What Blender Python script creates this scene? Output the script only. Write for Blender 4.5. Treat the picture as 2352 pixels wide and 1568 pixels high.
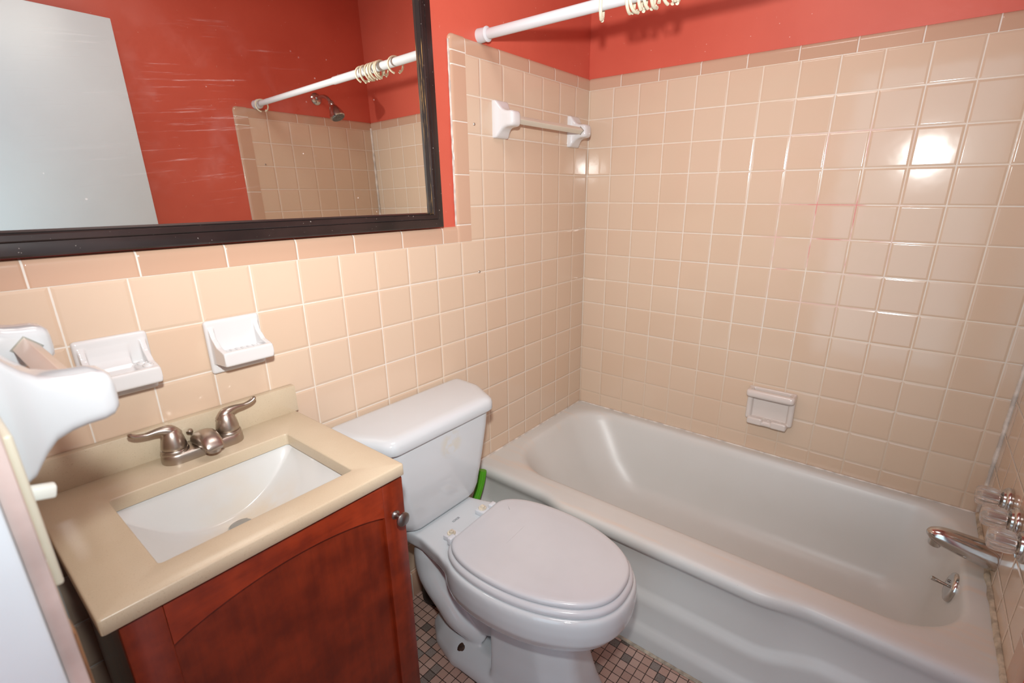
import bpy, bmesh, math, random
from math import sin, cos, pi, radians, sqrt
from mathutils import Vector, Matrix, noise

scn = bpy.context.scene
C = scn.collection
for o in list(bpy.data.objects):
    bpy.data.objects.remove(o)
random.seed(7)

# ------------------------------------------------------------------ camera
R_right = Vector((0.61405201, -0.78925356, -0.00435235))
R_down = Vector((-0.24423773, -0.18477135, -0.95194931))
R_fwd = Vector((0.75052519, 0.58560939, -0.30622471))
CAM = Vector((-1.93647, -1.16686, 1.34662))
cam = bpy.data.cameras.new('camera')
cam.sensor_fit = 'HORIZONTAL'
cam.sensor_width = 36.0
cam.lens = 1129.1834 / 2352 * 36.0
cam.shift_x = -28.952 / 2352
cam.shift_y = 23.491 / 2352
cam.clip_start = 0.01
cam.dof.use_dof = True
cam.dof.focus_distance = 1.45
cam.dof.aperture_fstop = 5.6
co = bpy.data.objects.new('camera', cam)
C.objects.link(co)
mw = Matrix.Identity(4)
for i in range(3):
    mw[i][0] = R_right[i]
    mw[i][1] = -R_down[i]
    mw[i][2] = -R_fwd[i]
    mw[i][3] = CAM[i]
co.matrix_world = mw
scn.camera = co

# ------------------------------------------------------------------ light
scn.view_settings.view_transform = 'Standard'
scn.view_settings.look = 'None'
scn.view_settings.gamma = 1.0
scn.view_settings.use_curve_mapping = False
scn.view_settings.exposure = 0.0
scn.cycles.use_denoising = True
scn.cycles.caustics_reflective = True

world = bpy.data.worlds.new('world')
scn.world = world
world.use_nodes = True
world.node_tree.nodes['Background'].inputs[0].default_value = (0.66, 0.86, 1.0, 1)
world.node_tree.nodes['Background'].inputs[1].default_value = 2.2


def aim(ob, d):
    ob.rotation_euler = Vector(d).to_track_quat('-Z', 'Y').to_euler()


flash = bpy.data.lights.new('camera_flash', 'SPOT')
flash.energy = 79.0
flash.spot_size = radians(124)
flash.spot_blend = 1.0
flash.shadow_soft_size = 0.028
flash.color = (0.97, 1.0, 0.985)
fo = bpy.data.objects.new('camera_flash', flash)
fo.location = (-1.90, -1.13, 1.54)
aim(fo, (0.79, 0.61, 0.0))
C.objects.link(fo)
# the same flash head throws a hot core and a wider weak spill
spill = bpy.data.lights.new('camera_flash_spill', 'SPOT')
spill.energy = 36.0
spill.spot_size = radians(142)
spill.spot_blend = 1.0
spill.shadow_soft_size = 0.028
spill.color = flash.color
so_ = bpy.data.objects.new('camera_flash_spill', spill)
so_.location = fo.location
aim(so_, (0.64, 0.76, -0.16))
C.objects.link(so_)

fill_l = bpy.data.lights.new('overhead_fill', 'AREA')  # added soft fill from above, no ceiling fixture is known here
fill_l.shape = 'DISK'
fill_l.size = 0.55
fill_l.energy = 6.2
fill_l.color = (1.0, 0.97, 0.94)
clo = bpy.data.objects.new('overhead_fill', fill_l)
clo.location = (-1.25, -0.70, 2.42)
aim(clo, (0, 0, -1))
C.objects.link(clo)

# ------------------------------------------------------------------ node helpers


class NT:
    def __init__(s, name):
        s.m = bpy.data.materials.new(name)
        s.m.use_nodes = True
        s.t = s.m.node_tree
        s.n = s.t.nodes
        s.b = s.n['Principled BSDF']
        s.out = s.n['Material Output']

    def new(s, typ, **kw):
        x = s.n.new(typ)
        for k, v in kw.items():
            setattr(x, k, v)
        return x

    def link(s, a, b):
        s.t.links.new(a, b)

    def put(s, sock, v):
        if hasattr(v, 'is_output'):
            s.link(v, sock)
        else:
            sock.default_value = v

    def math(s, op, a, b=0.0, c=0.0, clamp=False):
        x = s.new('ShaderNodeMath', operation=op, use_clamp=clamp)
        s.put(x.inputs[0], a)
        s.put(x.inputs[1], b)
        s.put(x.inputs[2], c)
        return x.outputs[0]

    def xyz(s):
        tc = s.new('ShaderNodeTexCoord')
        sp = s.new('ShaderNodeSeparateXYZ')
        s.link(tc.outputs['Object'], sp.inputs[0])
        return tc.outputs['Object'], sp.outputs[0], sp.outputs[1], sp.outputs[2]

    def comb(s, a, b, c=0.0):
        x = s.new('ShaderNodeCombineXYZ')
        for i, v in enumerate((a, b, c)):
            s.put(x.inputs[i], v)
        return x.outputs[0]

    def mix(s, f, a, b):
        x = s.new('ShaderNodeMix', data_type='RGBA')
        s.put(x.inputs[0], f)
        s.put(x.inputs[6], a)
        s.put(x.inputs[7], b)
        return x.outputs[2]

    def noise(s, vec, scale, detail=2.0, rough=0.5):
        x = s.new('ShaderNodeTexNoise')
        s.put(x.inputs['Vector'], vec)
        x.inputs['Scale'].default_value = scale
        x.inputs['Detail'].default_value = detail
        x.inputs['Roughness'].default_value = rough
        return x.outputs['Fac']

    def white(s, vec):
        x = s.new('ShaderNodeTexWhiteNoise')
        s.put(x.inputs['Vector'], vec)
        return x.outputs['Value']

    def ramp(s, f, a, b):
        x = s.new('ShaderNodeMapRange', interpolation_type='SMOOTHSTEP')
        s.put(x.inputs[0], f)
        x.inputs[1].default_value = a
        x.inputs[2].default_value = b
        x.inputs[3].default_value = 0.0
        x.inputs[4].default_value = 1.0
        return x.outputs[0]

    def scale(s, vec, v):
        x = s.new('ShaderNodeVectorMath', operation='MULTIPLY')
        s.put(x.inputs[0], vec)
        x.inputs[1].default_value = v
        return x.outputs[0]

    def bump(s, h, dist, strength=1.0):
        x = s.new('ShaderNodeBump')
        s.put(x.inputs['Height'], h)
        x.inputs['Distance'].default_value = dist
        x.inputs['Strength'].default_value = strength
        s.link(x.outputs[0], s.b.inputs['Normal'])
        return x

    def set(s, **kw):
        for k, v in kw.items():
            s.put(s.b.inputs[k.replace('_', ' ')], v)
        return s


def plain(name, col, rough=0.4, metal=0.0, vary=0.0, vscale=8.0, **kw):
    t = NT(name)
    c = (*col, 1)
    if vary:
        vec, x, y, z = t.xyz()
        n = t.ramp(t.noise(vec, vscale, 4.0), 0.3, 0.7)
        c = t.mix(n, (*[v * (1 - vary) for v in col], 1), (*[min(1, v * (1 + vary * .4)) for v in col], 1))
    t.set(Base_Color=c, Roughness=rough, Metallic=metal)
    for k, v in kw.items():
        t.b.inputs[k.replace('_', ' ')].default_value = v
    return t.m


PEACH = (0.62, 0.475, 0.355)
PEACH_D = (0.52, 0.335, 0.235)
GROUT = (0.70, 0.66, 0.60)


def tile_mat(name, axis, off, pitch, zoff, zp, low=None):
    """square glazed wall tile: joints at u = off + k*pitch and z = zoff - k*zp"""
    t = NT(name)
    vec, x, y, z = t.xyz()
    u = t.math('MULTIPLY', x if axis == 'x' else y, -1.0)
    gu = t.math('DIVIDE', t.math('SUBTRACT', u, off), pitch)
    gv = t.math('DIVIDE', t.math('SUBTRACT', zoff, z), zp)
    fu = t.math('FRACT', gu)
    fv = t.math('FRACT', gv)
    du = t.math('MULTIPLY', t.math('MINIMUM', fu, t.math('SUBTRACT', 1.0, fu)), pitch)
    dv = t.math('MULTIPLY', t.math('MINIMUM', fv, t.math('SUBTRACT', 1.0, fv)), zp)
    du = t.math('MINIMUM', du, t.math('MAXIMUM', u, 0.0004))
    d = t.math('MINIMUM', du, dv)
    wob = t.math('MULTIPLY', t.math('SUBTRACT', t.noise(vec, 60.0, 3.0), 0.5), 0.0012)
    d2 = t.math('ADD', d, wob)
    tile = t.ramp(d2, 0.0009, 0.0019)
    cell = t.comb(t.math('FLOOR', gu), t.math('FLOOR', gv), 3.0)
    rnd = t.white(cell)
    pil = t.ramp(d, 0.0008, 0.0075)
    base = t.mix(rnd, (PEACH[0] * .985, PEACH[1] * .965, PEACH[2] * .95, 1), (PEACH[0] * 1.015, PEACH[1] * 1.035, PEACH[2] * 1.05, 1))
    base = t.mix(t.math('MULTIPLY', t.ramp(t.noise(vec, 3.0, 3.0), 0.4, 0.8), 0.18), base, (0.64, 0.44, 0.33, 1))
    gdirt = t.ramp(t.noise(vec, 5.0, 4.0), 0.35, 0.75)
    gcol = t.mix(gdirt, (*GROUT, 1), (0.72, 0.62, 0.50, 1))
    if low is not None:
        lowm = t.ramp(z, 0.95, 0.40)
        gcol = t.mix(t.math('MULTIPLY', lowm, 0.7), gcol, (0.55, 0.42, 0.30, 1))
        # pinkish soap film in a patch of joints and tiles
        py = t.math('ABSOLUTE', t.math('SUBTRACT', u, 0.93))
        pz = t.math('ABSOLUTE', t.math('SUBTRACT', z, 1.25))
        pm = t.math('MULTIPLY', t.ramp(py, 0.26, 0.05), t.ramp(pz, 0.42, 0.1))
        pm = t.math('MULTIPLY', pm, t.ramp(t.noise(vec, 9.0, 4.0), 0.42, 0.62))
        gcol = t.mix(pm, gcol, (0.62, 0.22, 0.20, 1))
        base = t.mix(t.math('MULTIPLY', pm, 0.10), base, (0.75, 0.55, 0.50, 1))
    col = t.mix(tile, gcol, base)
    rough = t.math('ADD', t.math('MULTIPLY', tile, -0.52), 0.62)
    t.set(Base_Color=col, Roughness=rough)
    t.b.inputs['Specular IOR Level'].default_value = 0.5
    tilt = t.math('ADD', t.math('MULTIPLY', t.math('SUBTRACT', rnd, 0.5), t.math('MULTIPLY', fu, 0.25)), 0.0)
    h = t.math('ADD', pil, t.math('MULTIPLY', t.noise(vec, 14.0, 2.0), 0.25))
    h = t.math('ADD', h, tilt)
    t.bump(h, 0.0013, 0.9)
    return t.m


def trim_mat(name, axis, off, pitch):
    t = NT(name)
    vec, x, y, z = t.xyz()
    u = {'x': t.math('MULTIPLY', x, -1.0), 'y': t.math('MULTIPLY', y, -1.0), 'z': z}[axis]
    gu = t.math('DIVIDE', t.math('SUBTRACT', u, off), pitch)
    fu = t.math('FRACT', gu)
    d = t.math('MULTIPLY', t.math('MINIMUM', fu, t.math('SUBTRACT', 1.0, fu)), pitch)
    tile = t.ramp(d, 0.0010, 0.0020)
    rnd = t.white(t.comb(t.math('FLOOR', gu), 1.0, 2.0))
    base = t.mix(rnd, (PEACH_D[0] * .95, PEACH_D[1] * .95, PEACH_D[2] * .94, 1), (PEACH_D[0] * 1.05, PEACH_D[1] * 1.08, PEACH_D[2] * 1.1, 1))
    if axis == 'z':
        d = t.math('MINIMUM', d, t.math('ABSOLUTE', t.math('SUBTRACT', z, 1.7467)))
        tile = t.ramp(d, 0.0010, 0.0020)
    t.set(Base_Color=t.mix(tile, (*GROUT, 1), base), Roughness=t.math('ADD', t.math('MULTIPLY', tile, -0.45), 0.6))
    t.bump(t.ramp(d, 0.0008, 0.005), 0.001, 0.9)
    return t.m


def paint_mat():
    t = NT('red_wall_paint')
    vec, x, y, z = t.xyz()
    n = t.noise(vec, 2.2, 4.0)
    base = t.mix(t.ramp(n, 0.3, 0.7), (0.54, 0.092, 0.058, 1), (0.61, 0.116, 0.074, 1))
    sc = t.ramp(t.noise(t.scale(vec, (1, 1, .35)), 90.0, 3.0, 0.7), 0.71, 0.78)
    base = t.mix(t.math('MULTIPLY', sc, 0.55), base, (0.66, 0.36, 0.30, 1))
    vo = t.new('ShaderNodeTexVoronoi')
    t.link(vec, vo.inputs['Vector'])
    vo.inputs['Scale'].default_value = 26.0
    dots = t.ramp(vo.outputs['Distance'], 0.05, 0.025)
    base = t.mix(t.math('MULTIPLY', dots, 0.55), base, (0.85, 0.62, 0.55, 1))
    t.set(Base_Color=base, Roughness=0.42)
    t.bump(t.noise(vec, 35.0, 4.0), 0.0015, 0.35)
    return t.m


def floor_mat():
    t = NT('mosaic_floor_tile')
    vec, x, y, z = t.xyz()
    P = 0.027
    gx = t.math('DIVIDE', t.math('ADD', x, 0.8915), P)
    gy = t.math('DIVIDE', t.math('ADD', y, 0.6131), P)
    fx, fy = t.math('FRACT', gx), t.math('FRACT', gy)
    dx = t.math('MINIMUM', fx, t.math('SUBTRACT', 1.0, fx))
    dy = t.math('MINIMUM', fy, t.math('SUBTRACT', 1.0, fy))
    d = t.math('MULTIPLY', t.math('MINIMUM', dx, dy), P)
    tile = t.ramp(t.math('ADD', d, t.math('MULTIPLY', t.math('SUBTRACT', t.noise(vec, 90.0, 3.0), .5), .0012)), 0.0007, 0.0014)
    cell = t.comb(t.math('FLOOR', gx), t.math('FLOOR', gy), 5.0)
    rnd = t.white(cell)
    rnd2 = t.white(t.comb(t.math('FLOOR', gx), t.math('FLOOR', gy), 9.0))
    dark = t.math('GREATER_THAN', rnd, 0.86)
    pink = t.mix(rnd2, (0.42, 0.26, 0.205, 1), (0.53, 0.36, 0.30, 1))
    grey = t.mix(rnd2, (0.10, 0.075, 0.06, 1), (0.27, 0.225, 0.20, 1))
    speck = t.ramp(t.noise(vec, 620.0, 2.0, 0.7), 0.48, 0.66)
    pink = t.mix(t.math('MULTIPLY', speck, 0.35), pink, (0.72, 0.58, 0.50, 1))
    grey = t.mix(t.math('MULTIPLY', speck, 0.55), grey, (0.62, 0.56, 0.52, 1))
    base = t.mix(dark, pink, grey)
    dirt = t.ramp(t.noise(vec, 40.0, 5.0, 0.7), 0.66, 0.75)
    base = t.mix(t.math('MULTIPLY', dirt, 0.6), base, (0.10, 0.07, 0.05, 1))
    t.set(Base_Color=t.mix(tile, (0.035, 0.022, 0.016, 1), base), Roughness=0.45)
    t.bump(tile, 0.0008, 0.7)
    return t.m


def wood_mat(name, axis, dark=1.0):
    t = NT(name)
    vec, x, y, z = t.xyz()
    s = {'x': (2.0, 30.0, 30.0), 'z': (30.0, 30.0, 2.0)}[axis]
    g = t.noise(t.scale(vec, s), 3.0, 6.0, 0.65)
    blot = t.noise(vec, 14.0, 4.0, 0.6)
    f = t.math('ADD', t.math('MULTIPLY', g, 0.32), t.math('MULTIPLY', blot, 0.68))
    a = tuple(v * dark for v in (0.17, 0.017, 0.0045))
    b = tuple(v * dark for v in (0.38, 0.046, 0.011))
    t.set(Base_Color=t.mix(t.ramp(f, 0.30, 0.72), (*[v * .8 for v in a], 1), (*[v * .8 for v in b], 1)), Roughness=0.30)
    t.b.inputs['Coat Weight'].default_value = 0.12
    t.b.inputs['Coat Roughness'].default_value = 0.2
    t.bump(g, 0.0004, 0.2)
    return t.m


def stone_mat():
    t = NT('beige_stone_composite')
    vec, x, y, z = t.xyz()
    n = t.noise(vec, 9.0, 4.0)
    base = t.mix(t.ramp(n, 0.3, 0.7), (0.54, 0.452, 0.325, 1), (0.575, 0.49, 0.36, 1))
    sp = t.ramp(t.noise(vec, 420.0, 2.0, 0.8), 0.60, 0.70)
    base = t.mix(t.math('MULTIPLY', sp, 0.5), base, (0.36, 0.27, 0.17, 1))
    sp2 = t.ramp(t.noise(t.scale(vec, (1.1, .9, 1.3)), 350.0, 2.0, 0.8), 0.62, 0.72)
    base = t.mix(t.math('MULTIPLY', sp2, 0.4), base, (0.66, 0.58, 0.45, 1))
    t.set(Base_Color=base, Roughness=0.28)
    return t.m


def ceramic(name, col, rough=0.14, dirt=None):
    t = NT(name)
    vec, x, y, z = t.xyz()
    c = (*col, 1)
    n = t.ramp(t.noise(vec, 6.0, 4.0), 0.3, 0.75)
    c = t.mix(t.math('MULTIPLY', n, 0.25), c, (col[0] * .93, col[1] * .91, col[2] * .88, 1))
    if dirt == 'basin':
        r = t.math('SQRT', t.math('ADD', t.math('POWER', t.math('ADD', x, 1.612), 2.0), t.math('MULTIPLY', t.math('POWER', t.math('ADD', y, 0.195), 2.0), 1.5)))
        m = t.math('MULTIPLY', t.ramp(r, 0.125, 0.02), t.ramp(t.noise(vec, 18.0, 4.0), 0.25, 0.6))
        c = t.mix(t.math('MULTIPLY', m, 0.75), c, (0.66, 0.52, 0.34, 1))
    if dirt == 'tank':
        ex = t.math('DIVIDE', t.math('ADD', x, 1.060), 0.050)
        ez = t.math('DIVIDE', t.math('SUBTRACT', z, 0.655), 0.05)
        rr = t.math('SQRT', t.math('ADD', t.math('POWER', ex, 2.0), t.math('POWER', ez, 2.0)))
        m = t.math('MULTIPLY', t.ramp(rr, 1.0, 0.5), t.ramp(t.noise(vec, 22.0, 3.0), 0.42, 0.55))
        c = t.mix(t.math('MULTIPLY', m, 0.5), c, (0.60, 0.56, 0.44, 1))
    if dirt == 'tub':
        m = t.math('MULTIPLY', t.ramp(z, 0.33, 0.375), t.ramp(t.noise(t.scale(vec, (9, 1.2, 4)), 3.0, 5.0), 0.5, 0.75))
        c = t.mix(t.math('MULTIPLY', m, 0.4), c, (0.72, 0.55, 0.42, 1))
        sp = t.ramp(t.noise(vec, 130.0, 2.0, 0.7), 0.76, 0.80)
        c = t.mix(t.math('MULTIPLY', sp, 0.6), c, (0.35, 0.27, 0.2, 1))
    t.set(Base_Color=c, Roughness=rough)
    t.b.inputs['Coat Weight'].default_value = 0.3
    t.b.inputs['Coat Roughness'].default_value = 0.06
    return t.m


def metal_mat(name, col, rough, bscale=None):
    t = NT(name)
    vec, x, y, z = t.xyz()
    n = t.noise(vec, 60.0, 3.0)
    t.set(Base_Color=(*col, 1), Metallic=1.0, Roughness=t.math('ADD', t.math('MULTIPLY', n, 0.12), rough))
    return t.m


def mirror_mat():
    t = NT('smeared_mirror_glass')
    vec, x, y, z = t.xyz()
    # greasy streaks and toothpaste specks left on the glass
    st = t.noise(t.scale(t.comb(x, y, t.math('SUBTRACT', z, t.math('MULTIPLY', x, 0.13))), (2.0, 1.0, 60.0)), 2.6, 7.0, 0.78)
    cl = t.ramp(t.noise(vec, 9.0, 4.0, 0.6), 0.50, 0.68)
    pat = t.math('MULTIPLY', t.ramp(t.math('ABSOLUTE', t.math('ADD', x, 0.14)), 0.36, 0.04), t.ramp(t.math('ABSOLUTE', t.math('SUBTRACT', z, 0.24)), 0.24, 0.06))
    m1 = t.math('MULTIPLY', t.ramp(st, 0.56, 0.76), pat)
    vo = t.new('ShaderNodeTexVoronoi')
    t.link(vec, vo.inputs['Vector'])
    vo.inputs['Scale'].default_value = 34.0
    spk = t.math('MULTIPLY', t.ramp(vo.outputs['Distance'], 0.075, 0.045), t.ramp(t.noise(vec, 7.0), 0.5, 0.65))
    lowp = t.ramp(z, 0.5, 0.05)
    m1 = t.math('ADD', t.math('MULTIPLY', m1, 0.24), t.math('MULTIPLY', t.math('MULTIPLY', cl, pat), 0.022))
    m = t.math('ADD', m1, t.math('MULTIPLY', t.math('MULTIPLY', spk, lowp), 0.5), clamp=True)
    gl = t.new('ShaderNodeBsdfGlossy')
    gl.inputs['Color'].default_value = (0.91, 0.91, 0.85, 1)
    gl.inputs['Roughness'].default_value = 0.0
    df = t.new('ShaderNodeBsdfDiffuse')
    df.inputs['Color'].default_value = (0.85, 0.82, 0.80, 1)
    mx = t.new('ShaderNodeMixShader')
    t.put(mx.inputs[0], m)
    t.link(gl.outputs[0], mx.inputs[1])
    t.link(df.outputs[0], mx.inputs[2])
    t.link(mx.outputs[0], t.out.inputs[0])
    return t.m


def frame_mat():
    t = NT('worn_black_frame')
    vec, x, y, z = t.xyz()
    g = t.noise(t.scale(vec, (1, 1, 1)), 8.0, 4.0)
    sp = t.ramp(t.noise(vec, 150.0, 2.0, 0.6), 0.71, 0.76)
    c = t.mix(t.ramp(g, .3, .7), (0.012, 0.009, 0.009, 1), (0.028, 0.017, 0.016, 1))
    c = t.mix(t.math('MULTIPLY', sp, 0.6), c, (0.6, 0.55, 0.5, 1))
    t.set(Base_Color=c, Roughness=0.28)
    return t.m


def lip_mat():
    t = NT('worn_gilt_lip')
    vec, x, y, z = t.xyz()
    g = t.math('MULTIPLY', t.ramp(t.noise(t.scale(vec, (90, 90, 2)), 2.0, 5.0, .7), .56, .62), t.ramp(x, .44, .46))
    t.set(Base_Color=t.mix(g, (0.012, 0.01, 0.01, 1), (0.36, 0.20, 0.06, 1)), Roughness=0.35)
    return t.m


M = {}
M['tileA'] = tile_mat('peach_tile_back', 'x', 0.1032, 0.1116, 1.745, 0.1095)
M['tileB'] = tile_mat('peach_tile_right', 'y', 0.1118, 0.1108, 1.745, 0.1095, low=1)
M['tileC'] = tile_mat('peach_tile_front', 'x', 0.056, 0.1110, 1.745, 0.1095)
M['tileD'] = tile_mat('peach_tile_left', 'y', 0.09, 0.1110, 1.745, 0.1095)
M['trimAx'] = trim_mat('trim_tile_back_upper', 'x', 0.0926, 0.1580)
M['trimAl'] = trim_mat('trim_tile_back_lower', 'x', 0.8535, 0.1580)
M['trimBy'] = trim_mat('trim_tile_right', 'y', 0.1422, 0.1565)
M['trimZ'] = trim_mat('trim_tile_upright', 'z', 1.2508, 0.1530)
M['trimCx'] = trim_mat('trim_tile_front', 'x', 0.14, 0.1565)
M['base'] = trim_mat('base_tile', 'x', 1.0922, 0.1530)
M['paint'] = paint_mat()
M['floor'] = floor_mat()
M['ceil'] = plain('ceiling_paint', (0.45, 0.20, 0.16), 0.6, vary=.05)
M['white_paint'] = plain('white_gloss_paint', (0.66, 0.79, 0.86), 0.3, vary=.05, vscale=3)
M['jamb'] = plain('white_jamb_paint', (0.72, 0.84, 0.90), 0.35, vary=.06, vscale=5)
M['edge'] = plain('plaster_edge', (0.58, 0.50, 0.47), 0.6, vary=.25, vscale=14)
M['brownwood'] = plain('bare_wood', (0.22, 0.11, 0.05), 0.5, vary=.4, vscale=30)
M['wood_x'] = wood_mat('cherry_wood_across', 'x', 1.15)
M['wood_z'] = wood_mat('cherry_wood_upright', 'z', 0.82)
M['wood_p'] = wood_mat('cherry_wood_panel', 'z', 0.80)
M['stone'] = stone_mat()
M['basin'] = ceramic('white_basin', (0.65, 0.665, 0.66), 0.2, 'basin')
M['toilet'] = ceramic('white_vitreous_china', (0.60, 0.645, 0.675), 0.10, 'tank')
M['seat'] = plain('white_seat_enamel', (0.575, 0.595, 0.625), 0.22, vary=.04, vscale=6)
M['plastic'] = plain('white_hinge_plastic', (0.64, 0.67, 0.71), 0.35)
M['yellowed'] = plain('yellowed_bolt_cap', (0.74, 0.68, 0.55), 0.4, vary=.3, vscale=60)
M['tub'] = ceramic('enamel_tub', (0.61, 0.615, 0.595), 0.36, 'tub')
M['tub'].node_tree.nodes['Principled BSDF'].inputs['Coat Weight'].default_value = 0.0
M['dish'] = ceramic('white_ceramic', (0.66, 0.665, 0.67), 0.10)
M['dish_dimmed'] = ceramic('white_ceramic_dimmed', (0.54, 0.575, 0.60), 0.12)  # same white ceramic, darkened in colour to offset the close flash
M['dish_old'] = ceramic('off_white_ceramic', (0.64, 0.58, 0.54), 0.12)
M['ivory'] = plain('ivory_plastic', (0.68, 0.635, 0.53), 0.35, vary=.06)
M['bar_left'] = plain('ivory_bar_left', (0.60, 0.50, 0.41), 0.35, vary=.06)  # darker, warmer ivory for the left bar
M['slot'] = metal_mat('tin_slot', (0.42, 0.42, 0.38), 0.35)
M['rod'] = plain('white_rod_enamel', (0.62, 0.635, 0.66), 0.25)
M['ring'] = plain('ivory_ring', (0.70, 0.65, 0.50), 0.35)
M['nickel'] = metal_mat('brushed_nickel', (0.47, 0.415, 0.365), 0.27)
M['chrome'] = metal_mat('chrome', (0.56, 0.54, 0.52), 0.10)
M['pewter'] = metal_mat('dark_pewter', (0.26, 0.25, 0.24), 0.28)
M['steel'] = metal_mat('dull_steel', (0.45, 0.44, 0.42), 0.3)
M['rubber'] = plain('black_rubber', (0.012, 0.012, 0.013), 0.45)
M['green'] = plain('green_plastic', (0.085, 0.36, 0.015), 0.4)
M['black'] = frame_mat()
M['lip'] = lip_mat()
M['mirror'] = mirror_mat()
M['switch'] = plain('almond_switch_plastic', (0.62, 0.60, 0.49), 0.35)
M['switch_w'] = plain('cream_toggle_plastic', (0.70, 0.73, 0.68), 0.3)
M['rust'] = plain('rusty_bolt', (0.05, 0.022, 0.012), 0.7, vary=.5, vscale=120)
M['caulk'] = plain('grubby_caulk', (0.50, 0.43, 0.33), 0.7, vary=.4, vscale=45)
M['caulk_w'] = plain('white_caulk', (0.66, 0.60, 0.54), 0.6, vary=.3, vscale=30)
M['ink'] = plain('grey_print', (0.22, 0.24, 0.26), 0.5)
M['rubberdark'] = plain('grey_nozzles', (0.16, 0.16, 0.15), 0.5, vary=.6, vscale=160)
t = NT('clear_acrylic')
t.set(Base_Color=(0.88, 0.83, 0.78, 1), Roughness=0.10)
t.b.inputs['Transmission Weight'].default_value = 0.82
t.b.inputs['IOR'].default_value = 1.40
M['acrylic'] = t.m

# ------------------------------------------------------------------ mesh helpers


def merge(bm, other, mtx=None):
    if mtx is not None:
        bmesh.ops.transform(other, matrix=mtx, verts=other.verts)
    me = bpy.data.meshes.new('tmp')
    other.to_mesh(me)
    other.free()
    bm.from_mesh(me)
    bpy.data.meshes.remove(me)


def rbox(lo, hi, bev=0.0, seg=3, mtx=None):
    b = bmesh.new()
    bmesh.ops.create_cube(b, size=1.0)
    s = [hi[i] - lo[i] for i in range(3)]
    c = [(hi[i] + lo[i]) / 2 for i in range(3)]
    for v in b.verts:
        v.co = Vector([c[i] + v.co[i] * s[i] for i in range(3)])
    if bev > 0:
        bmesh.ops.bevel(b, geom=list(b.edges), offset=min(bev, min(s) * .49), segments=seg, profile=0.5, affect='EDGES')
    if mtx is not None:
        bmesh.ops.transform(b, matrix=mtx, verts=b.verts)
    return b


def loft(bm, rings, caps=(True, True), closed=True, mat=0):
    vs = [[bm.verts.new(p) for p in r] for r in rings]
    n = len(rings[0])
    m = n if closed else n - 1
    fs = []
    for a, b in zip(vs, vs[1:]):
        for i in range(m):
            j = (i + 1) % n
            fs.append(bm.faces.new((a[i], a[j], b[j], b[i])))
    if caps[0]:
        fs.append(bm.faces.new(list(reversed(vs[0]))))
    if caps[1]:
        fs.append(bm.faces.new(vs[-1]))
    for f in fs:
        f.material_index = mat
    return vs


def frames(path):
    """parallel transport frames"""
    P = [Vector(p) for p in path]
    T = []
    for i in range(len(P)):
        a = P[max(0, i - 1)]
        b = P[min(len(P) - 1, i + 1)]
        T.append((b - a).normalized())
    up = Vector((0, 0, 1)) if abs(T[0].z) < 0.9 else Vector((0, 1, 0))
    N = [(up - T[0] * up.dot(T[0])).normalized()]
    for i in range(1, len(P)):
        q = T[i - 1].rotation_difference(T[i])
        n = q @ N[-1]
        N.append((n - T[i] * n.dot(T[i])).normalized())
    return [(P[i], T[i], N[i], T[i].cross(N[i])) for i in range(len(P))]


def tube(bm, path, radii, n=20, caps=(True, True), sect=None, flat=None):
    rings = []
    fr = frames(path)
    for k, (p, t_, a, b) in enumerate(fr):
        r = radii[k] if hasattr(radii, '__len__') else radii
        ring = []
        for i in range(n):
            an = 2 * pi * i / n
            rr = r * (sect(an) if sect else 1)
            fy = flat[k] if flat else 1.0
            ring.append(p + a * (rr * sin(an) * fy) + b * (rr * cos(an)))
        rings.append(ring)
    loft(bm, rings, caps)


def lathe(bm, prof, origin, axis, n=32, sect=None):
    """prof: list of (h, r); axis: direction vector"""
    ax = Vector(axis).normalized()
    q = Vector((0, 0, 1)).rotation_difference(ax)
    o = Vector(origin)
    rings = []
    for h, r in prof:
        rings.append([o + q @ Vector((max(r, 1e-5) * (sect(2 * pi * i / n) if sect else 1) * cos(2 * pi * i / n), max(r, 1e-5) * (sect(2 * pi * i / n) if sect else 1) * sin(2 * pi * i / n), h)) for i in range(n)])
    loft(bm, rings, (True, True))


def spline(pts, n):
    """Catmull-Rom through pts, n samples a span"""
    P = [Vector(p) for p in pts]
    out = []
    for i in range(len(P) - 1):
        p0 = P[max(0, i - 1)]
        p1, p2 = P[i], P[i + 1]
        p3 = P[min(len(P) - 1, i + 2)]
        for k in range(n):
            t_ = k / n
            out.append(0.5 * ((2 * p1) + (p2 - p0) * t_ + (2 * p0 - 5 * p1 + 4 * p2 - p3) * t_ * t_ + (3 * p1 - p0 - 3 * p2 + p3) * t_ ** 3))
    out.append(P[-1])
    return out


def lerp_tab(tab, x):
    for (a, va), (b, vb) in zip(tab, tab[1:]):
        if x <= b:
            f = (x - a) / (b - a)
            f = max(0, min(1, f))
            return va + (vb - va) * f
    return tab[-1][1]


def rpoly(pts, rad, seg=6):
    """polygon with rounded corners, constant point count"""
    n = len(pts)
    out = []
    for i in range(n):
        p = Vector(pts[i]).to_2d()
        a = (Vector(pts[i - 1]).to_2d() - p)
        b = (Vector(pts[(i + 1) % n]).to_2d() - p)
        r = rad[i] if hasattr(rad, '__len__') else rad
        la, lb = a.length, b.length
        a.normalize()
        b.normalize()
        ang = a.angle(b)
        tlen = min(r / max(math.tan(ang / 2), 1e-4), la * .48, lb * .48)
        p0 = p + a * tlen
        p2 = p + b * tlen
        for k in range(seg + 1):
            t_ = k / seg
            out.append(p0 * (1 - t_) ** 2 + p * 2 * t_ * (1 - t_) + p2 * t_ ** 2)
    return out


def prism(bm, outline, z0, z1, place):
    """outline 2-D list; place(u, v, w) -> 3-D"""
    loft(bm, [[place(u, v, z0) for u, v in outline], [place(u, v, z1) for u, v in outline]])


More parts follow.
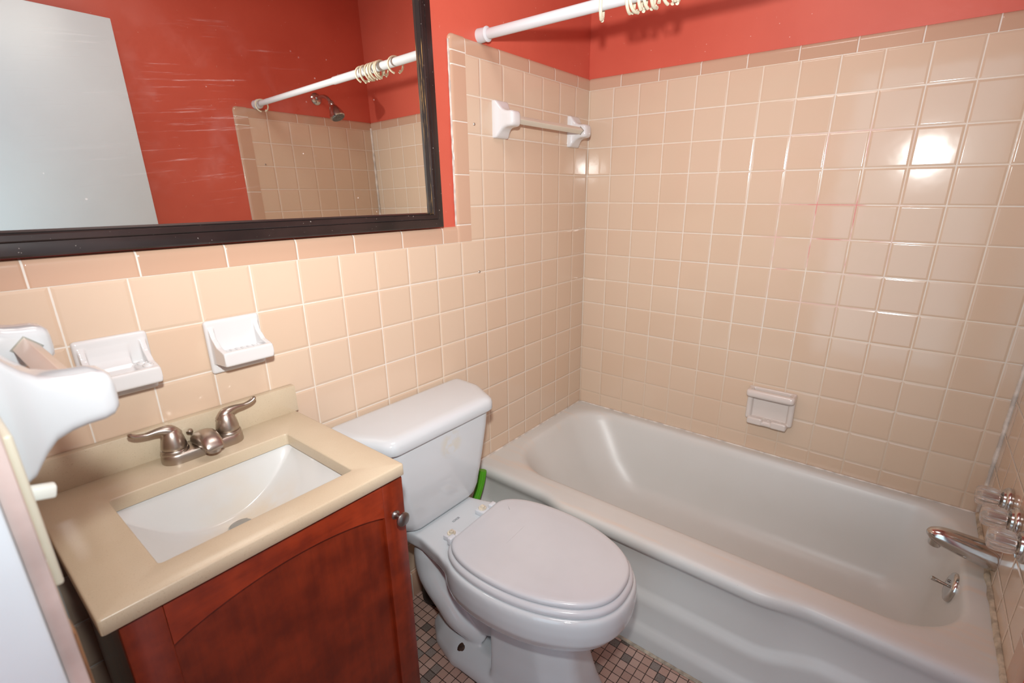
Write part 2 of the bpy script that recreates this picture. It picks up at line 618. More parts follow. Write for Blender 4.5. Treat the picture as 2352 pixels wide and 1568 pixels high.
def obj(name, bm, mats, parent=None, smooth=True, ang=38, origin=None):
    me = bpy.data.meshes.new(name)
    bmesh.ops.remove_doubles(bm, verts=bm.verts, dist=1e-6)
    bmesh.ops.recalc_face_normals(bm, faces=bm.faces)
    if origin is not None:
        bmesh.ops.translate(bm, verts=bm.verts, vec=-Vector(origin))
    bm.to_mesh(me)
    bm.free()
    for m in (mats if isinstance(mats, (list, tuple)) else [mats]):
        me.materials.append(m)
    if smooth:
        for p in me.polygons:
            p.use_smooth = True
        me.set_sharp_from_angle(angle=radians(ang))
    o = bpy.data.objects.new(name, me)
    C.objects.link(o)
    if parent is not None:
        o.parent = parent
    if origin is not None:
        o.location = origin
    return o


def melt(o, voxel, smooth=6, factor=0.5):
    """fuse the overlapping shapes of one ceramic piece into one skin"""
    m = o.modifiers.new('r', 'REMESH')
    m.mode = 'VOXEL'
    m.voxel_size = voxel
    m.use_smooth_shade = True
    s = o.modifiers.new('s', 'SMOOTH')
    s.factor = factor
    s.iterations = smooth
    dg = bpy.context.evaluated_depsgraph_get()
    dg.update()
    me = bpy.data.meshes.new_from_object(o.evaluated_get(dg))
    mats = list(o.data.materials)
    o.modifiers.clear()
    o.data = me
    me.materials.clear()
    for x in mats:
        me.materials.append(x)
    for p in me.polygons:
        p.use_smooth = True
    return o


def tag(o, label, cat, group=None, kind=None):
    if label:
        o['label'] = label
    if cat:
        o['category'] = cat
    if group:
        o['group'] = group
    if kind:
        o['kind'] = kind
    return o


def thing(name, loc, label, cat, group=None, rot=(0, 0, 0)):
    o = bpy.data.objects.new(name, None)
    o.empty_display_size = 0.05
    o.location = loc
    o.rotation_euler = rot
    C.objects.link(o)
    return tag(o, label, cat, group)


def put(name, bm, mats, root, **kw):
    """a part whose mesh was laid out in world space, hung on root"""
    inv = Matrix.LocRotScale(root.location, root.rotation_euler, None).inverted() if root.parent is None else None
    o = obj(name, bm, mats, None, **kw)
    o.parent = root
    if inv is not None:
        o.matrix_parent_inverse = inv
    return o


def struct(name, bm, mats, **kw):
    return tag(obj(name, bm, mats, **kw), None, None, kind='structure')


# ------------------------------------------------------------------ the room
XD = -1.918      # left wall face
YC = -1.487      # front wall face (tap end)
ZC = 2.44
bm = rbox((-3.0, YC - 0.12, -0.1), (0.12, 0.12, 0.0))
struct('floor', bm, M['floor'], smooth=False)
bm = rbox((-3.0, YC - 0.12, ZC), (0.12, 0.12, ZC + 0.1))
struct('ceiling', bm, M['ceil'], smooth=False)

# back wall: painted body behind, tile fields standing 8 mm proud
bm = rbox((XD - 0.10, 0.008, 0.0), (0.12, 0.12, ZC))
for lo, hi in (((-0.7256, 0.0, 0.0), (0.0, 0.0085, 1.745)), ((XD, 0.0, 0.0), (-0.7256, 0.0085, 1.1975))):
    n0 = len(bm.faces)
    merge(bm, rbox(lo, hi))
    bm.faces.ensure_lookup_table()
    for f in bm.faces[n0:]:
        f.material_index = 1
struct('wall_back', bm, [M['paint'], M['tileA']], smooth=False)

bm = rbox((0.008, YC - 0.12, 0.0), (0.12, 0.008, ZC))
n0 = len(bm.faces)
merge(bm, rbox((0.0, YC, 0.0), (0.0085, 0.0, 1.745)))
bm.faces.ensure_lookup_table()
for f in bm.faces[n0:]:
    f.material_index = 1
struct('wall_right', bm, [M['paint'], M['tileB']], smooth=False)

bm = rbox((-3.0, YC - 0.12, 0.0), (0.008, YC - 0.008, ZC))
n0 = len(bm.faces)
merge(bm, rbox((-0.7012, YC - 0.0085, 0.0), (0.0, YC, 1.745)))
bm.faces.ensure_lookup_table()
for f in bm.faces[n0:]:
    f.material_index = 1
struct('wall_front', bm, [M['paint'], M['tileC']], smooth=False)

YJ = -0.700      # door opening edge
bm = rbox((XD - 0.10, YJ + 0.0, 0.0), (XD - 0.008, 0.008, ZC))
merge(bm, rbox((XD - 0.10, YC - 0.008, 2.04), (XD - 0.008, YJ, ZC)))
n0 = len(bm.faces)
merge(bm, rbox((XD - 0.0085, YJ + 0.0, 0.0), (XD, 0.0, 1.1975)))
bm.faces.ensure_lookup_table()
for f in bm.faces[n0:]:
    f.material_index = 1
struct('wall_left', bm, [M['paint'], M['tileD']], smooth=False)


def cap_profile(w, out0=0.0085, r=0.014):
    """bullnose section: (across, proud)"""
    pts = [(0.0, 0.0085)]
    for k in range(9):
        a = (pi / 2) * k / 8
        pts.append((w - r + r * sin(a), -0.001 + r * 0.75 - r * 0.75 * cos(a)))
    pts.append((w, 0.0095))
    return [(0.0, -0.001)] + pts[1:] + [(0.0, 0.0095)]


def cap(a, b, across, proud, w=0.0445):
    """extruded bullnose strip from a to b"""
    bm_ = bmesh.new()
    A, B, X, N = Vector(a), Vector(b), Vector(across), Vector(proud)
    pr = cap_profile(w)
    loft(bm_, [[A + X * u - N * v for u, v in pr], [B + X * u - N * v for u, v in pr]])
    return bm_


bm = cap((0.0, 0, 1.745), (-0.7256, 0, 1.745), (0, 0, 1), (0, -1, 0))
struct('trim_1', bm, M['trimAx'], ang=60)
bm = cap((0, 0, 1.745), (0, YC, 1.745), (0, 0, 1), (-1, 0, 0))
struct('trim_2', bm, M['trimBy'], ang=60)
bm = cap((XD, 0, 1.1975), (-0.7896, 0, 1.1975), (0, 0, 1), (0, -1, 0), w=0.0495)
struct('trim_3', bm, M['trimAl'], ang=60)
# upright edge of the tub tile with its rounded top corner
bm = cap((-0.7256, 0, 1.1975), (-0.7256, 0, 1.747), (-1, 0, 0), (0, -1, 0), w=0.064)


def cap_corner(bm_, ox, oz, yf_, sg, w1=.064, w2=.0445, r=.020):
    path = [(-w1, 0), (-w1, (w2 - r) * .5), (-w1, w2 - r)]
    for k in range(1, 8):
        a = (pi / 2) * k / 8
        path.append((-w1 + r - r * cos(a), w2 - r + r * sin(a)))
    path += [(-w1 + r, w2), (-(w1 - r) * .6, w2), (-(w1 - r) * .25, w2), (0, w2)]
    rg = []
    for qx, qz in path:
        w = sqrt(qx * qx + qz * qz)
        rg.append([Vector((ox + qx / w * u, yf_ + sg * v, oz + qz / w * u)) for u, v in cap_profile(w)])
    loft(bm_, rg)


cap_corner(bm, -0.7256, 1.747, 0.0, 1)
struct('trim_4', bm, M['trimZ'], ang=60)
bm = cap((0.0, YC, 1.745), (-0.7012, YC, 1.745), (0, 0, 1), (0, 1, 0))
struct('trim_5', bm, M['trimCx'], ang=60)
bm = cap((-0.7012, YC, 0.0), (-0.7012, YC, 1.747), (-1, 0, 0), (0, 1, 0), w=0.064)
cap_corner(bm, -0.7012, 1.747, YC, -1)
struct('trim_6', bm, M['trimZ'], ang=60)

bm = rbox((XD, -0.009, 0.0), (-0.79, 0.0, 0.100), 0.003, 2)
struct('baseboard_back', bm, M['base'])

# door opening: white jamb, plaster edge, worn wood bead
bm = rbox((XD - 0.14, YJ - 0.012, 0.0), (XD - 0.012, YJ, 2.04), 0.003, 2)
struct('trim_7', bm, M['jamb'])
bm = rbox((XD - 0.012, YJ - 0.006, 0.0), (XD - 0.0005, YJ, 2.04), 0.002, 2)
struct('trim_8', bm, M['edge'])
bm = rbox((XD - 0.0045, YJ - 0.003, 0.0), (XD + 0.0016, YJ + 0.020, 1.02), 0.0008, 1)
struct('trim_9', bm, M['brownwood'])

# the open white door standing along the front wall
bm = rbox((XD + 0.012, YC + 0.030, 0.012), (-1.186, YC + 0.065, 2.035), 0.002, 2)
tag(obj('door_1', bm, M['white_paint']), None, None, kind='structure')

# caulk beads
bm = bmesh.new()
pts = [Vector((-0.797 - 0.002 * noise.noise((0, i * .31, 0)), -0.02 + i * (YC + 0.03) / 120, 0.003)) for i in range(121)]
tube(bm, pts, [0.006 + 0.0028 * noise.noise((3, i * .7, 1)) for i in range(121)], 8)
struct('trim_10', bm, M['caulk'])
bm = bmesh.new()
pts = [Vector((-0.003, YC + 0.003, 0.372 + i * .022)) for i in range(64)]
tube(bm, pts, [0.0065 + 0.0035 * noise.noise((2, i * .6, 0)) for i in range(64)], 8)
struct('trim_11', bm, M['caulk_w'])
bm = bmesh.new()
pts = [Vector((-0.01 - i * 0.745 / 80, YC + 0.002, 0.373)) for i in range(81)]
tube(bm, pts, [0.0085 + 0.003 * noise.noise((1, i * .23, 4)) for i in range(81)], 8)
struct('trim_12', bm, M['caulk'])
bm = bmesh.new()
pts = [Vector((-0.003, -0.01 - i * 1.47 / 80, 0.371)) for i in range(81)]
tube(bm, pts, [0.0035 + 0.0015 * noise.noise((1, i * .6, 9)) for i in range(81)], 6)
pts = [Vector((-0.01 - i * 0.73 / 60, -0.003, 0.371)) for i in range(61)]
tube(bm, pts, [0.0035 + 0.0015 * noise.noise((7, i * .6, 9)) for i in range(61)], 6)
struct('trim_13', bm, M['caulk_w'])

bm = bmesh.new()
pts = [Vector((-0.7902, 0.0035, 1.252 + i * .52 / 60)) for i in range(61)]
tube(bm, pts, [0.0032 + 0.0016 * noise.noise((5, i * .4, 2)) for i in range(61)], 6)
struct('trim_14', bm, M['caulk_w'])

# ------------------------------------------------------------------ bathtub
ZR = 0.370


def sstep(a, b, x):
    t_ = max(0, min(1, (x - a) / (b - a)))
    return t_ * t_ * (3 - 2 * t_)


def rrect(x0, x1, y0, y1, rads, n=10):
    """rounded rectangle ring; corners in order (x1,y1),(x0,y1),(x0,y0),(x1,y0)"""
    cs = [(x1, y1, 0), (x0, y1, 90), (x0, y0, 180), (x1, y0, 270)]
    out = []
    for (cx, cy, a0), r in zip(cs, rads):
        ox = cx - r if cx == x1 else cx + r
        oy = cy - r if cy == y1 else cy + r
        for k in range(n + 1):
            a = radians(a0 + 90 * k / n)
            out.append((ox + r * cos(a), oy + r * sin(a)))
    return out


tub = thing('bathtub', (-0.38, -0.745, 0), 'long white enamel bathtub with rippled apron along the tiled right wall', 'bathtub')
bm = bmesh.new()
XS = -0.705     # seam between rim and apron on the flat of the rim
rings = []
spec = [  # x0, x1, y0, y1, (back-head, front-head, front-foot, back-foot radii), z
    (XS, -0.003, YC + .004, -0.003, (.004, .004, .004, .004), ZR),
    (-0.690, -0.020, YC + .020, -0.024, (.12, .16, .12, .08), ZR),
    (-0.672, -0.034, YC + .044, -0.050, (.15, .19, .15, .11), ZR + .0005),
    (-0.660, -0.042, YC + .052, -0.060, (.16, .20, .16, .12), ZR - .004),
    (-0.650, -0.050, YC + .057, -0.070, (.16, .20, .16, .12), ZR - .014),
    (-0.643, -0.056, YC + .060, -0.082, (.16, .20, .16, .12), ZR - .035),
    (-0.628, -0.075, YC + .068, -0.125, (.16, .20, .15, .12), .28),
    (-0.612, -0.098, YC + .080, -0.185, (.16, .19, .15, .12), .19),
    (-0.596, -0.120, YC + .093, -0.250, (.15, .17, .14, .12), .115),
    (-0.575, -0.145, YC + .112, -0.300, (.13, .15, .13, .11), .080),
    (-0.535, -0.185, YC + .150, -0.360, (.10, .12, .10, .09), .062),
    (-0.45, -0.27, YC + .26, -0.50, (.05, .05, .05, .05), .055),
]
for x0, x1, y0, y1, rr, z in spec:
    rings.append([Vector((x, y, z)) for x, y in rrect(x0, x1, y0, y1, rr, 12)])
loft(bm, rings, (False, True))
# apron: stations along the tub
NS = 150
rows = []
for i in range(NS + 1):
    y = -0.003 + (YC + 0.007) * i / NS
    mid = sstep(-0.30, -0.42, y) * (1 - sstep(-1.00, -1.14, y)) if False else (sstep(0.30, 0.42, -y) - sstep(1.00, 1.14, -y))
    xe = -0.748 - 0.024 * mid
    zl = 0.168 + 0.045 * sstep(1.02, 1.20, -y) + 0.045 * (1 - sstep(0.22, 0.40, -y))
    z2 = 0.062
    xr = -0.735 - 0.010 * mid
    e = sstep(0.0, 0.06, -y)       # corner post at the head end
    xr = xe + 0.010 if False else xr
    xr = xr * e + (xe + .004) * (1 - e)
    prof = [(XS, ZR), (xe + .026, ZR), (xe + .016, ZR - .0015), (xe + .008, ZR - .005), (xe + .002, ZR - .012), (xe, ZR - .022),
            (xe + .001, ZR - .034), (xe + .005, ZR - .044), ((xe + xr) / 2 + .004, ZR - .052), (xr, ZR - .066), (xr - .002, 0.26),
            (xr - .004, zl + .022), (xr - .008, zl + .010), (xr - .016, zl), (xr - .022, zl - .012), (xr - .024, zl - .026),
            (xr - .027, z2 + .022), (xr - .034, z2 + .010), (xr - .044, z2), (-0.7935, z2 - .016), (-0.796, 0.0)]
    rows.append([Vector((px, y, pz)) for px, pz in prof])
loft(bm, rows, (False, False), closed=False)
body = put('tub_body', bm, M['tub'], tub, ang=70)
bm = bmesh.new()
oc = Vector((-0.362, -1.424, 0.312))
oax = Vector((0, 0.985, 0.17))
lathe(bm, [(-.012, .040), (.0, .042), (.006, .042), (.010, .039), (.013, .031), (.014, .014), (.0145, .0)], oc, oax, 36)
plate = put('overflow_plate', bm, M['chrome'], tub)
plate['label'] = 'chrome overflow plate with trip lever'
bm = bmesh.new()
tube(bm, spline([oc + oax * .010, oc + oax * .03 + Vector((-.006, 0, .004)), oc + oax * .052 + Vector((-.014, 0, .010))], 5), [.0036, .0038, .0040, .0042, .0044, .0048, .0052, .0058, .0062, .0060, .0048], 12)
lv = put('trip_lever', bm, M['chrome'], tub)
lv.parent = plate
for dz in (-.016, .016):
    bm = bmesh.new()
    lathe(bm, [(.010, .004), (.0145, .004), (.0158, .0026), (.016, 0)], oc + Vector((0, 0, dz)), oax, 14)
    s_ = put('screw', bm, M['pewter'], tub)
    s_.parent = plate

# ------------------------------------------------------------------ taps on the front wall
for k, (fx, fz, lab) in enumerate((
        (-0.305, 0.580, 'clear ribbed bath tap knob on chrome flange, nearest the tiled right wall'),
        (-0.432, 0.592, 'clear ribbed bath tap knob on chrome flange, middle of the row of three'),
        (-0.562, 0.606, 'clear ribbed bath tap knob on chrome flange, beside the tub spout, nearest the room'))):
    r = thing('bath_tap', (fx, YC, fz), lab, 'tap', 'bath taps above the spout')
    bm = bmesh.new()
    lathe(bm, [(0, .036), (.005, .037), (.010, .0365), (.0135, .034), (.015, .030), (.019, .029), (.021, .022), (.0215, .010), (.026, .0095), (.026, .0)], (fx, YC, fz), (0, 1, 0), 36)
    put('flange', bm, M['chrome'], r)
    bm = bmesh.new()
    fl = lambda a: 1 + 0.07 * cos(10 * a)
    lathe(bm, [(.0225, .017), (.0245, .0225), (.030, .0238), (.050, .0255), (.062, .0245), (.067, .021), (.069, .015), (.0695, .0)], (fx, YC, fz), (0, 1, 0), 80, fl)
    put('knob', bm, M['acrylic'], r)
    bm = bmesh.new()
    lathe(bm, [(.024, .008), (.055, .007), (.057, .005), (.057, 0)], (fx, YC, fz), (0, 1, 0), 20)
    st = put('stem', bm, M['chrome'], r)

sp = thing('tub_spout', (-0.352, YC, 0.437), 'chrome tub spout with drooping nose over the bathtub', 'spout')
bm = bmesh.new()
path = [(-0.352, YC, 0.437), (-0.354, YC + .02, 0.439), (-0.357, YC + .06, 0.446), (-0.360, YC + .095, .453), (-0.362, YC + .120, .4565), (-.363, YC + .134, .4545), (-.364, YC + .142, .449)]
tube(bm, spline(path, 4), [lerp_tab([(0, .036), (4, .035), (8, .0315), (12, .028), (16, .0245), (20, .0205), (24, .012)], i) for i in range(25)], 28)
put('spout_body', bm, M['chrome'], sp)
bm = bmesh.new()
lathe(bm, [(0, .0145), (.016, .0150), (.022, .0135), (.022, .010), (.020, .0)], (-0.3635, YC + .124, .4475), (0.0, 0.1, -1), 24)
put('nozzle', bm, M['chrome'], sp)

# ------------------------------------------------------------------ shower head (seen in the mirror)
sh = thing('wall_shower', (-0.325, YC - .008, 1.875), 'chrome shower head on a bent arm, reflected in the mirror', 'shower head')
bm = bmesh.new()
lathe(bm, [(0, .030), (.004, .030), (.010, .024), (.014, .013), (.014, .0)], (-0.325, YC - .008, 1.875), (0, 1, 0), 32)
put('flange', bm, M['chrome'], sh)
bm = bmesh.new()
pth = spline([(-0.325, YC, 1.875), (-0.322, YC + .05, 1.880), (-0.316, YC + .085, 1.868), (-0.309, YC + .108, 1.838)], 6)
tube(bm, pth, .0095, 16)
put('arm', bm, M['chrome'], sh)
bm = bmesh.new()
d = Vector((0.10, 0.42, -0.9)).normalized()
h0 = Vector((-0.309, YC + .108, 1.838))
lathe(bm, [(-.012, .013), (.0, .016), (.010, .015), (.016, .020), (.036, .029), (.056, .037), (.072, .038), (.076, .035), (.076, .0)], h0, d, 32)
hd = put('head', bm, M['chrome'], sh)
bm = bmesh.new()
lathe(bm, [(.075, .0325), (.0785, .0315), (.0785, .0)], h0, d, 32)
fc = put('spray_face', bm, M['rubberdark'], sh)

# ------------------------------------------------------------------ shower rod and rings
RX, RZ = -0.650, 1.808
rod = thing('shower_rod', (RX, -0.74, RZ), 'white telescoping tension rod high across the tub end', 'shower rod')
bm = bmesh.new()
lathe(bm, [(0, .0145), (.80, .0145), (.802, .0140), (.802, .0)], (RX, -0.010, RZ), (0, -1, 0), 28)
put('outer_tube', bm, M['rod'], rod)
bm = bmesh.new()
lathe(bm, [(0, .0122), (.665, .0122), (.665, 0)], (RX, -0.812, RZ), (0, -1, 0), 28)
put('inner_tube', bm, M['rod'], rod)
for y0, s in ((0.0078, -1), (YC - .0078, 1)):
    bm = bmesh.new()
    lathe(bm, [(0, .0205), (.030, .0190), (.031, .0212), (.034, .0212), (.036, .0185), (.038, .0150), (.038, 0)], (RX, y0, RZ), (0, s, 0), 32)
    put('end_cap', bm, M['rod'], rod)


def ring_mesh():
    b = bmesh.new()
    R0 = 0.0272
    pts = []
    for k in range(41):
        a = radians(-62 + 322 * k / 40)
        pts.append((R0 * cos(a), 0.0, R0 * sin(a)))
    tube(b, pts, [.0042] * 39 + [.0044, .0046], 10, flat=[.8] * 41)
    # the snap: a small ball and stub at the open end
    a = radians(-62)
    p = Vector((R0 * cos(a), 0, R0 * sin(a)))
    q = Vector((R0 * .93 * cos(radians(-50)), 0, R0 * .93 * sin(radians(-50))))
    tube(b, [p, (p + q) / 2, q, q + Vector((-.0005, 0, .004))], [.0046, .0026, .0026, .0042], 10)
    return b


ring0 = None
ringdat = [(-0.4205, 22, 'ivory curtain ring hanging apart on the white rod, nearer the mirror wall'),
           (-0.501, 6, 'ivory curtain ring, first of the bunch on the white rod counting from the mirror wall'),
           (-0.5165, -8, 'ivory curtain ring, second of the bunch on the white rod counting from the mirror wall'),
           (-0.533, 5, 'ivory curtain ring, third of the bunch on the white rod counting from the mirror wall'),
           (-0.551, -4, 'ivory curtain ring, fourth of the bunch on the white rod counting from the mirror wall'),
           (-0.566, 3, 'ivory curtain ring, fifth of the bunch on the white rod counting from the mirror wall'),
           (-0.601, -12, 'ivory curtain ring, sixth of the bunch on the white rod counting from the mirror wall'),
           (-0.620, 9, 'ivory curtain ring, last of the bunch on the white rod, furthest from the mirror wall'),
           (-1.436, 14, 'ivory curtain ring at the far rod end, seen only reflected in the mirror')]
for i, (ry, yaw, lab) in enumerate(ringdat):
    rr = .0145 if ry > -0.8 else .0122
    if ring0 is None:
        ring0 = obj('curtain_ring', ring_mesh(), M['ring'])
        o = ring0
    else:
        o = ring0.copy()
        C.objects.link(o)
    o.location = (RX, ry, RZ + rr - 0.0272 + .0036)
    o.rotation_euler = (0, radians([10, -25, 170, 20, 0, 190, -15, 30, 10][i]) * .3, radians(yaw) + (pi if i in (2, 5) else 0))
    tag(o, lab, 'curtain ring', 'curtain rings on the shower rod')

# ------------------------------------------------------------------ ceramic towel bars


def post_mesh(depth):
    """ceramic bracket, wall plane p=0, local x across, y = -p (towards room), z up"""
    b = bmesh.new()
    tab = [(0.0, .0350, .0570, .006), (.009, .0350, .0570, .007), (.014, .0335, .0545, .009), (.018, .0310, .0490, .010), (.024, .0285, .0400, .011), (.032, .0265, .0310, .012),
           (.042, .0255, .0265, .012), (.052, .0250, .0245, .012), (.064, .0245, .0240, .012), (.071, .0225, .0220, .012), (.0755, .0180, .0175, .012), (.077, .0100, .0100, .009)]
    rings = []
    for p, hx, hz, r in tab:
        p = p * depth / .077
        rings.append([Vector((x, -p, z)) for x, z in rpoly([(-hx, -hz), (hx, -hz), (hx, hz), (-hx, hz)], r, 6)])
    loft(b, rings)
    return b


def towel_bar(name_label, root_loc, rotz, span, mat, barmat, depth, up):
    r = thing('towel_bar', root_loc, name_label, 'towel bar', 'ceramic towel bars', (0, 0, rotz))
    for s in (-1, 1):
        b = post_mesh(depth)
        bmesh.ops.translate(b, verts=b.verts, vec=(s * span / 2, 0, 0))
        obj('post', b, mat, r, ang=60)
        # tin lining of the square socket
        b = bmesh.new()
        q = 0.0158
        x0 = s * (span / 2 - 0.0245 - .0012)
        x1 = s * (span / 2 - 0.0245 + .006)
        yc = -depth * .70
        loft(b, [[Vector((xx, yc + q * cos(a), up + q * sin(a))) for a in (0, pi / 2, pi, 3 * pi / 2)] for xx in (x0, x1)])
        obj('socket', b, M['slot'], r, smooth=False)
    b = bmesh.new()
    q = 0.0134
    out = rpoly([(q, 0), (0, q), (-q, 0), (0, -q)], .002, 3)
    yc = -depth * .70
    loft(b, [[Vector((xx, yc + u, up + v)) for u, v in out] for xx in (-span / 2 + .021, span / 2 - .021)])
    obj('bar', b, barmat, r, ang=30)
    return r


towel_bar('white ceramic towel bar with beige square rod on the tile above the tub end', (-0.349, 0.0, 1.579), 0, 0.448, M['dish'], M['ivory'], .078, 0.0)
towel_bar('blurred white ceramic towel bar on the left wall beside the vanity', (XD, -0.430, 1.166), pi / 2, 0.275, M['dish_dimmed'], M['bar_left'], .088, 0.0)

# ------------------------------------------------------------------ ceramic dishes


def dish_root(loc, label, cat):
    return thing('soap_dish' if cat == 'soap dish' else 'tumbler_holder', loc, label, cat)


def cheek(b, x0, x1, side):
    out = rpoly([(-.001, .048), (.012, .046), (.020, .024), (.040, .006), (.066, .000), (.072, -.007), (.072, -.024), (.066, -.031), (.030, -.034), (-.001, -.038)], .006, 3)
    loft(b, [[Vector((xx, -p, z)) for p, z in out] for xx in (x0, x1)])


def wall_dish(loc, label, cat, cup):
    r = dish_root(loc, label, cat)
    b = rbox((-.0575, -.0115, -.0595), (.0575, .002, .0595), .006, 3)
    hw = .0515
    cheek(b, -hw, -hw + .010, 0)
    cheek(b, hw - .010, hw, 0)
    merge(b, rbox((-hw, -.072, -.032), (hw, 0, -.010), .004, 3))
    merge(b, rbox((-hw, -.0725, -.031), (hw, -.060, .000), .004, 3))
    if cup:
        # a raised block with brush holes at the right, and a hollow for a glass scooped beside it
        merge(b, rbox((.020, -.070, -.030), (hw, 0, .0005), .004, 3))
        cov = [(-.001, .040), (-.012, .040)] + [(-.012 - .030 * (1 - cos(radians(a_))), .040 - .050 * sin(radians(a_))) for a_ in (15, 30, 45, 60, 75, 90)] + [(-.042, -.020), (-.001, -.020)]
        loft(b, [[Vector((xx, p_, z_)) for p_, z_ in cov] for xx in (-hw, .022)])
    o = obj('dish_body', b, M['dish'], r)
    if cup:
        melt(o, .0016, 5)
        for hx_, hy in ((.034, -.030), (.037, -.053)):
            tb = bmesh.new()
            lathe(tb, [(-.006, .0090), (.0015, .0090), (.0032, .0076), (.0030, .0056), (-.004, .0050), (-.004, 0)], (hx_, hy, .0015), (0, 0, 1), 22)
            obj('brush_hole', tb, M['dish'], r)
    else:
        melt(o, .0016, 5)
        for k in range(6):
            rb = rbox((-.030 + k * .012 - .0022, -.056, -.0110), (-.030 + k * .012 + .0022, -.016, -.0082), .0012, 2)
            obj('drain_rib', rb, M['dish'], r)
    return r


wall_dish((-1.5020, 0.0, 1.031), 'white ceramic soap dish with ribbed tray on the tile above the faucet', 'soap dish', False)
wall_dish((-1.7160, 0.0, 1.036), 'white ceramic tumbler and toothbrush holder on the tile beside the left towel bar', 'tumbler holder', True)

# tub soap dish with grab bar, on the right wall
sd = thing('soap_dish', (0.0, -0.848, 0.573), 'off-white ceramic soap dish with grab bar, low on the tile above the tub', 'soap dish')
b = rbox((-.010, -.083, -.066), (.001, .083, .066), .008, 3)      # local x = -p (towards the room), y along the wall
merge(b, rbox((-.055, -.083, .034), (-.030, .083, .064), .012, 4))     # bar
for s in (-1, 1):
    merge(b, rbox((-.052, min(s * .083, s * .066), .036), (0.0, max(s * .083, s * .066), .064), .009, 3))
    merge(b, rbox((-.024, min(s * .083, s * .062), -.066), (0.0, max(s * .083, s * .062), .064), .009, 3))
merge(b, rbox((-.048, -.070, -.075), (0, .070, -.053), .010, 4))    # ledge
merge(b, rbox((-.050, -.069, -.074), (-.037, -.014, -.046), .0063, 4))   # lip, left of the drain notch
merge(b, rbox((-.050, .014, -.074), (-.037, .069, -.046), .0063, 4))
o = obj('dish_body', b, M['dish_old'], sd)
melt(o, .0016, 12)
for k in range(4):
    for j in range(2):
        nb = bmesh.new()
        lathe(nb, [(0, .006), (.002, .0055), (.0036, .003), (.004, 0)], (-.018 - j * .012, -.045 + k * .030 + j * .012, -.0545), (0, 0, 1), 14)
        obj('soap_stud', nb, M['dish_old'], sd)

# wall plugs
for i, (x, z, lab) in enumerate(((-0.6946, 1.5556, 'small metal wall anchor in the tile left of the tub towel bar'), (-0.6927, 1.0904, 'small metal wall anchor at a joint above the toilet tank'))):
    b = bmesh.new()
    lathe(b, [(-.002, .0042), (.0012, .0042), (.002, .0034), (.0014, .0018), (-.001, .0016), (-.001, 0)], (0, 0, 0), (0, -1, 0), 16)
    o = obj('wall_anchor', b, M['steel'])
    o.location = (x, 0, z)
    tag(o, lab, 'wall anchor', 'wall anchors')
b = bmesh.new()
lathe(b, [(-.002, .0042), (.0012, .0042), (.002, .0034), (.0014, .0018), (-.001, .0016), (-.001, 0)], (0, 0, 0), (0, 1, 0), 16)
o = obj('wall_anchor', b, M['steel'])
o.location = (-0.655, YC, 1.535)
tag(o, 'small dark wall anchor in the tile under the shower head, reflected in the mirror', 'wall anchor', 'wall anchors')

# ------------------------------------------------------------------ mirror
mr = thing('wall_mirror', (-1.38, -0.004, 1.250), 'large black framed mirror with smeared glass above the vanity', 'mirror', rot=(-0.0150, 0, 0))
MX0, MX1, MZ1 = -0.513, 0.513, 0.76       # local outer half extents: x -1.893..-0.867
prof = [(0.0, .006), (.0035, .0185), (.006, .0215), (.015, .0235), (.0165, .0225), (.0172, .0205), (.0182, .0225), (.030, .0235), (.038, .0215), (.0415, .0180), (.042, .0)]
W = .042
b = bmesh.new()
inner = [(MX0 + W, W), (MX1 - W, W), (MX1 - W, MZ1 - W), (MX0 + W, MZ1 - W)]
dirs = [(-1, -1), (1, -1), (1, 1), (-1, 1)]
rings = []
for (ix, iz), (dx, dz) in zip(inner, dirs):
    rings.append([Vector((ix + dx * w, -d_, iz + dz * w)) for w, d_ in prof])
rings.append([v.copy() for v in rings[0]])
loft(b, rings, (False, False), closed=False)
obj('frame', b, M['black'], mr, ang=25)
b = bmesh.new()
rings = []
pl = [(0.0, .0062), (.0034, .0182), (.0018, .0190), (-.0016, .0062)]
for (ix, iz), (dx, dz) in zip(inner, dirs):
    rings.append([Vector((ix + dx * w, -d_, iz + dz * w)) for w, d_ in pl])
rings.append([v.copy() for v in rings[0]])
loft(b, rings, (False, False), closed=True)
obj('frame_lip', b, M['lip'], mr, ang=25)
b = rbox((MX0 + .02, -.0060, .02), (MX1 - .02, 0.0, MZ1 - .02))
obj('glass', b, M['mirror'], mr, smooth=False)

# ------------------------------------------------------------------ vanity
vx0, vx1 = -1.868, -1.398
vc = thing('vanity_cabinet', (-1.633, -0.21, 0), 'cherry red wooden vanity cabinet with one arched panel door', 'cabinet')
b = bmesh.new()
o4 = [(vx0 + .004, -0.404), (vx1 - .004, -0.404), (vx1 - .004, -0.012), (vx0 + .004, -0.012)]
i4 = [(vx0 + .018, -0.388), (vx1 - .018, -0.388), (vx1 - .018, -0.026), (vx0 + .018, -0.026)]
loft(b, [[Vector((x, y, z)) for x, y in q] for q, z in ((i4, .11), (i4, .8045), (o4, .8045), (o4, .09))], (True, False))
t4 = [(vx0 + .004, -0.345), (vx1 - .004, -0.345), (vx1 - .004, -0.012), (vx0 + .004, -0.012)]
loft(b, [[Vector((x, y, z)) for x, y in q] for q, z in ((o4, .09), (t4, .0899), (t4, 0.0))], (False, True))
put('carcass', b, M['wood_z'], vc, smooth=False)
dt, dbm = 0.7975, 0.105
yf, yb = -0.4265, -0.4055
lx, rx = -1.817, -1.448
b = rbox((lx - .006, yf + .0100, dbm + .05), (rx + .006, yb - .001, 0.762))
door = put('door', b, M['wood_p'], vc, smooth=False)
for q0, q1 in ((vx0, lx), (rx, vx1)):
    b = rbox((q0, yf, dbm), (q1, yb, dt), .0022, 2)
    o = put('stile', b, M['wood_z'], vc)
    o.parent = door
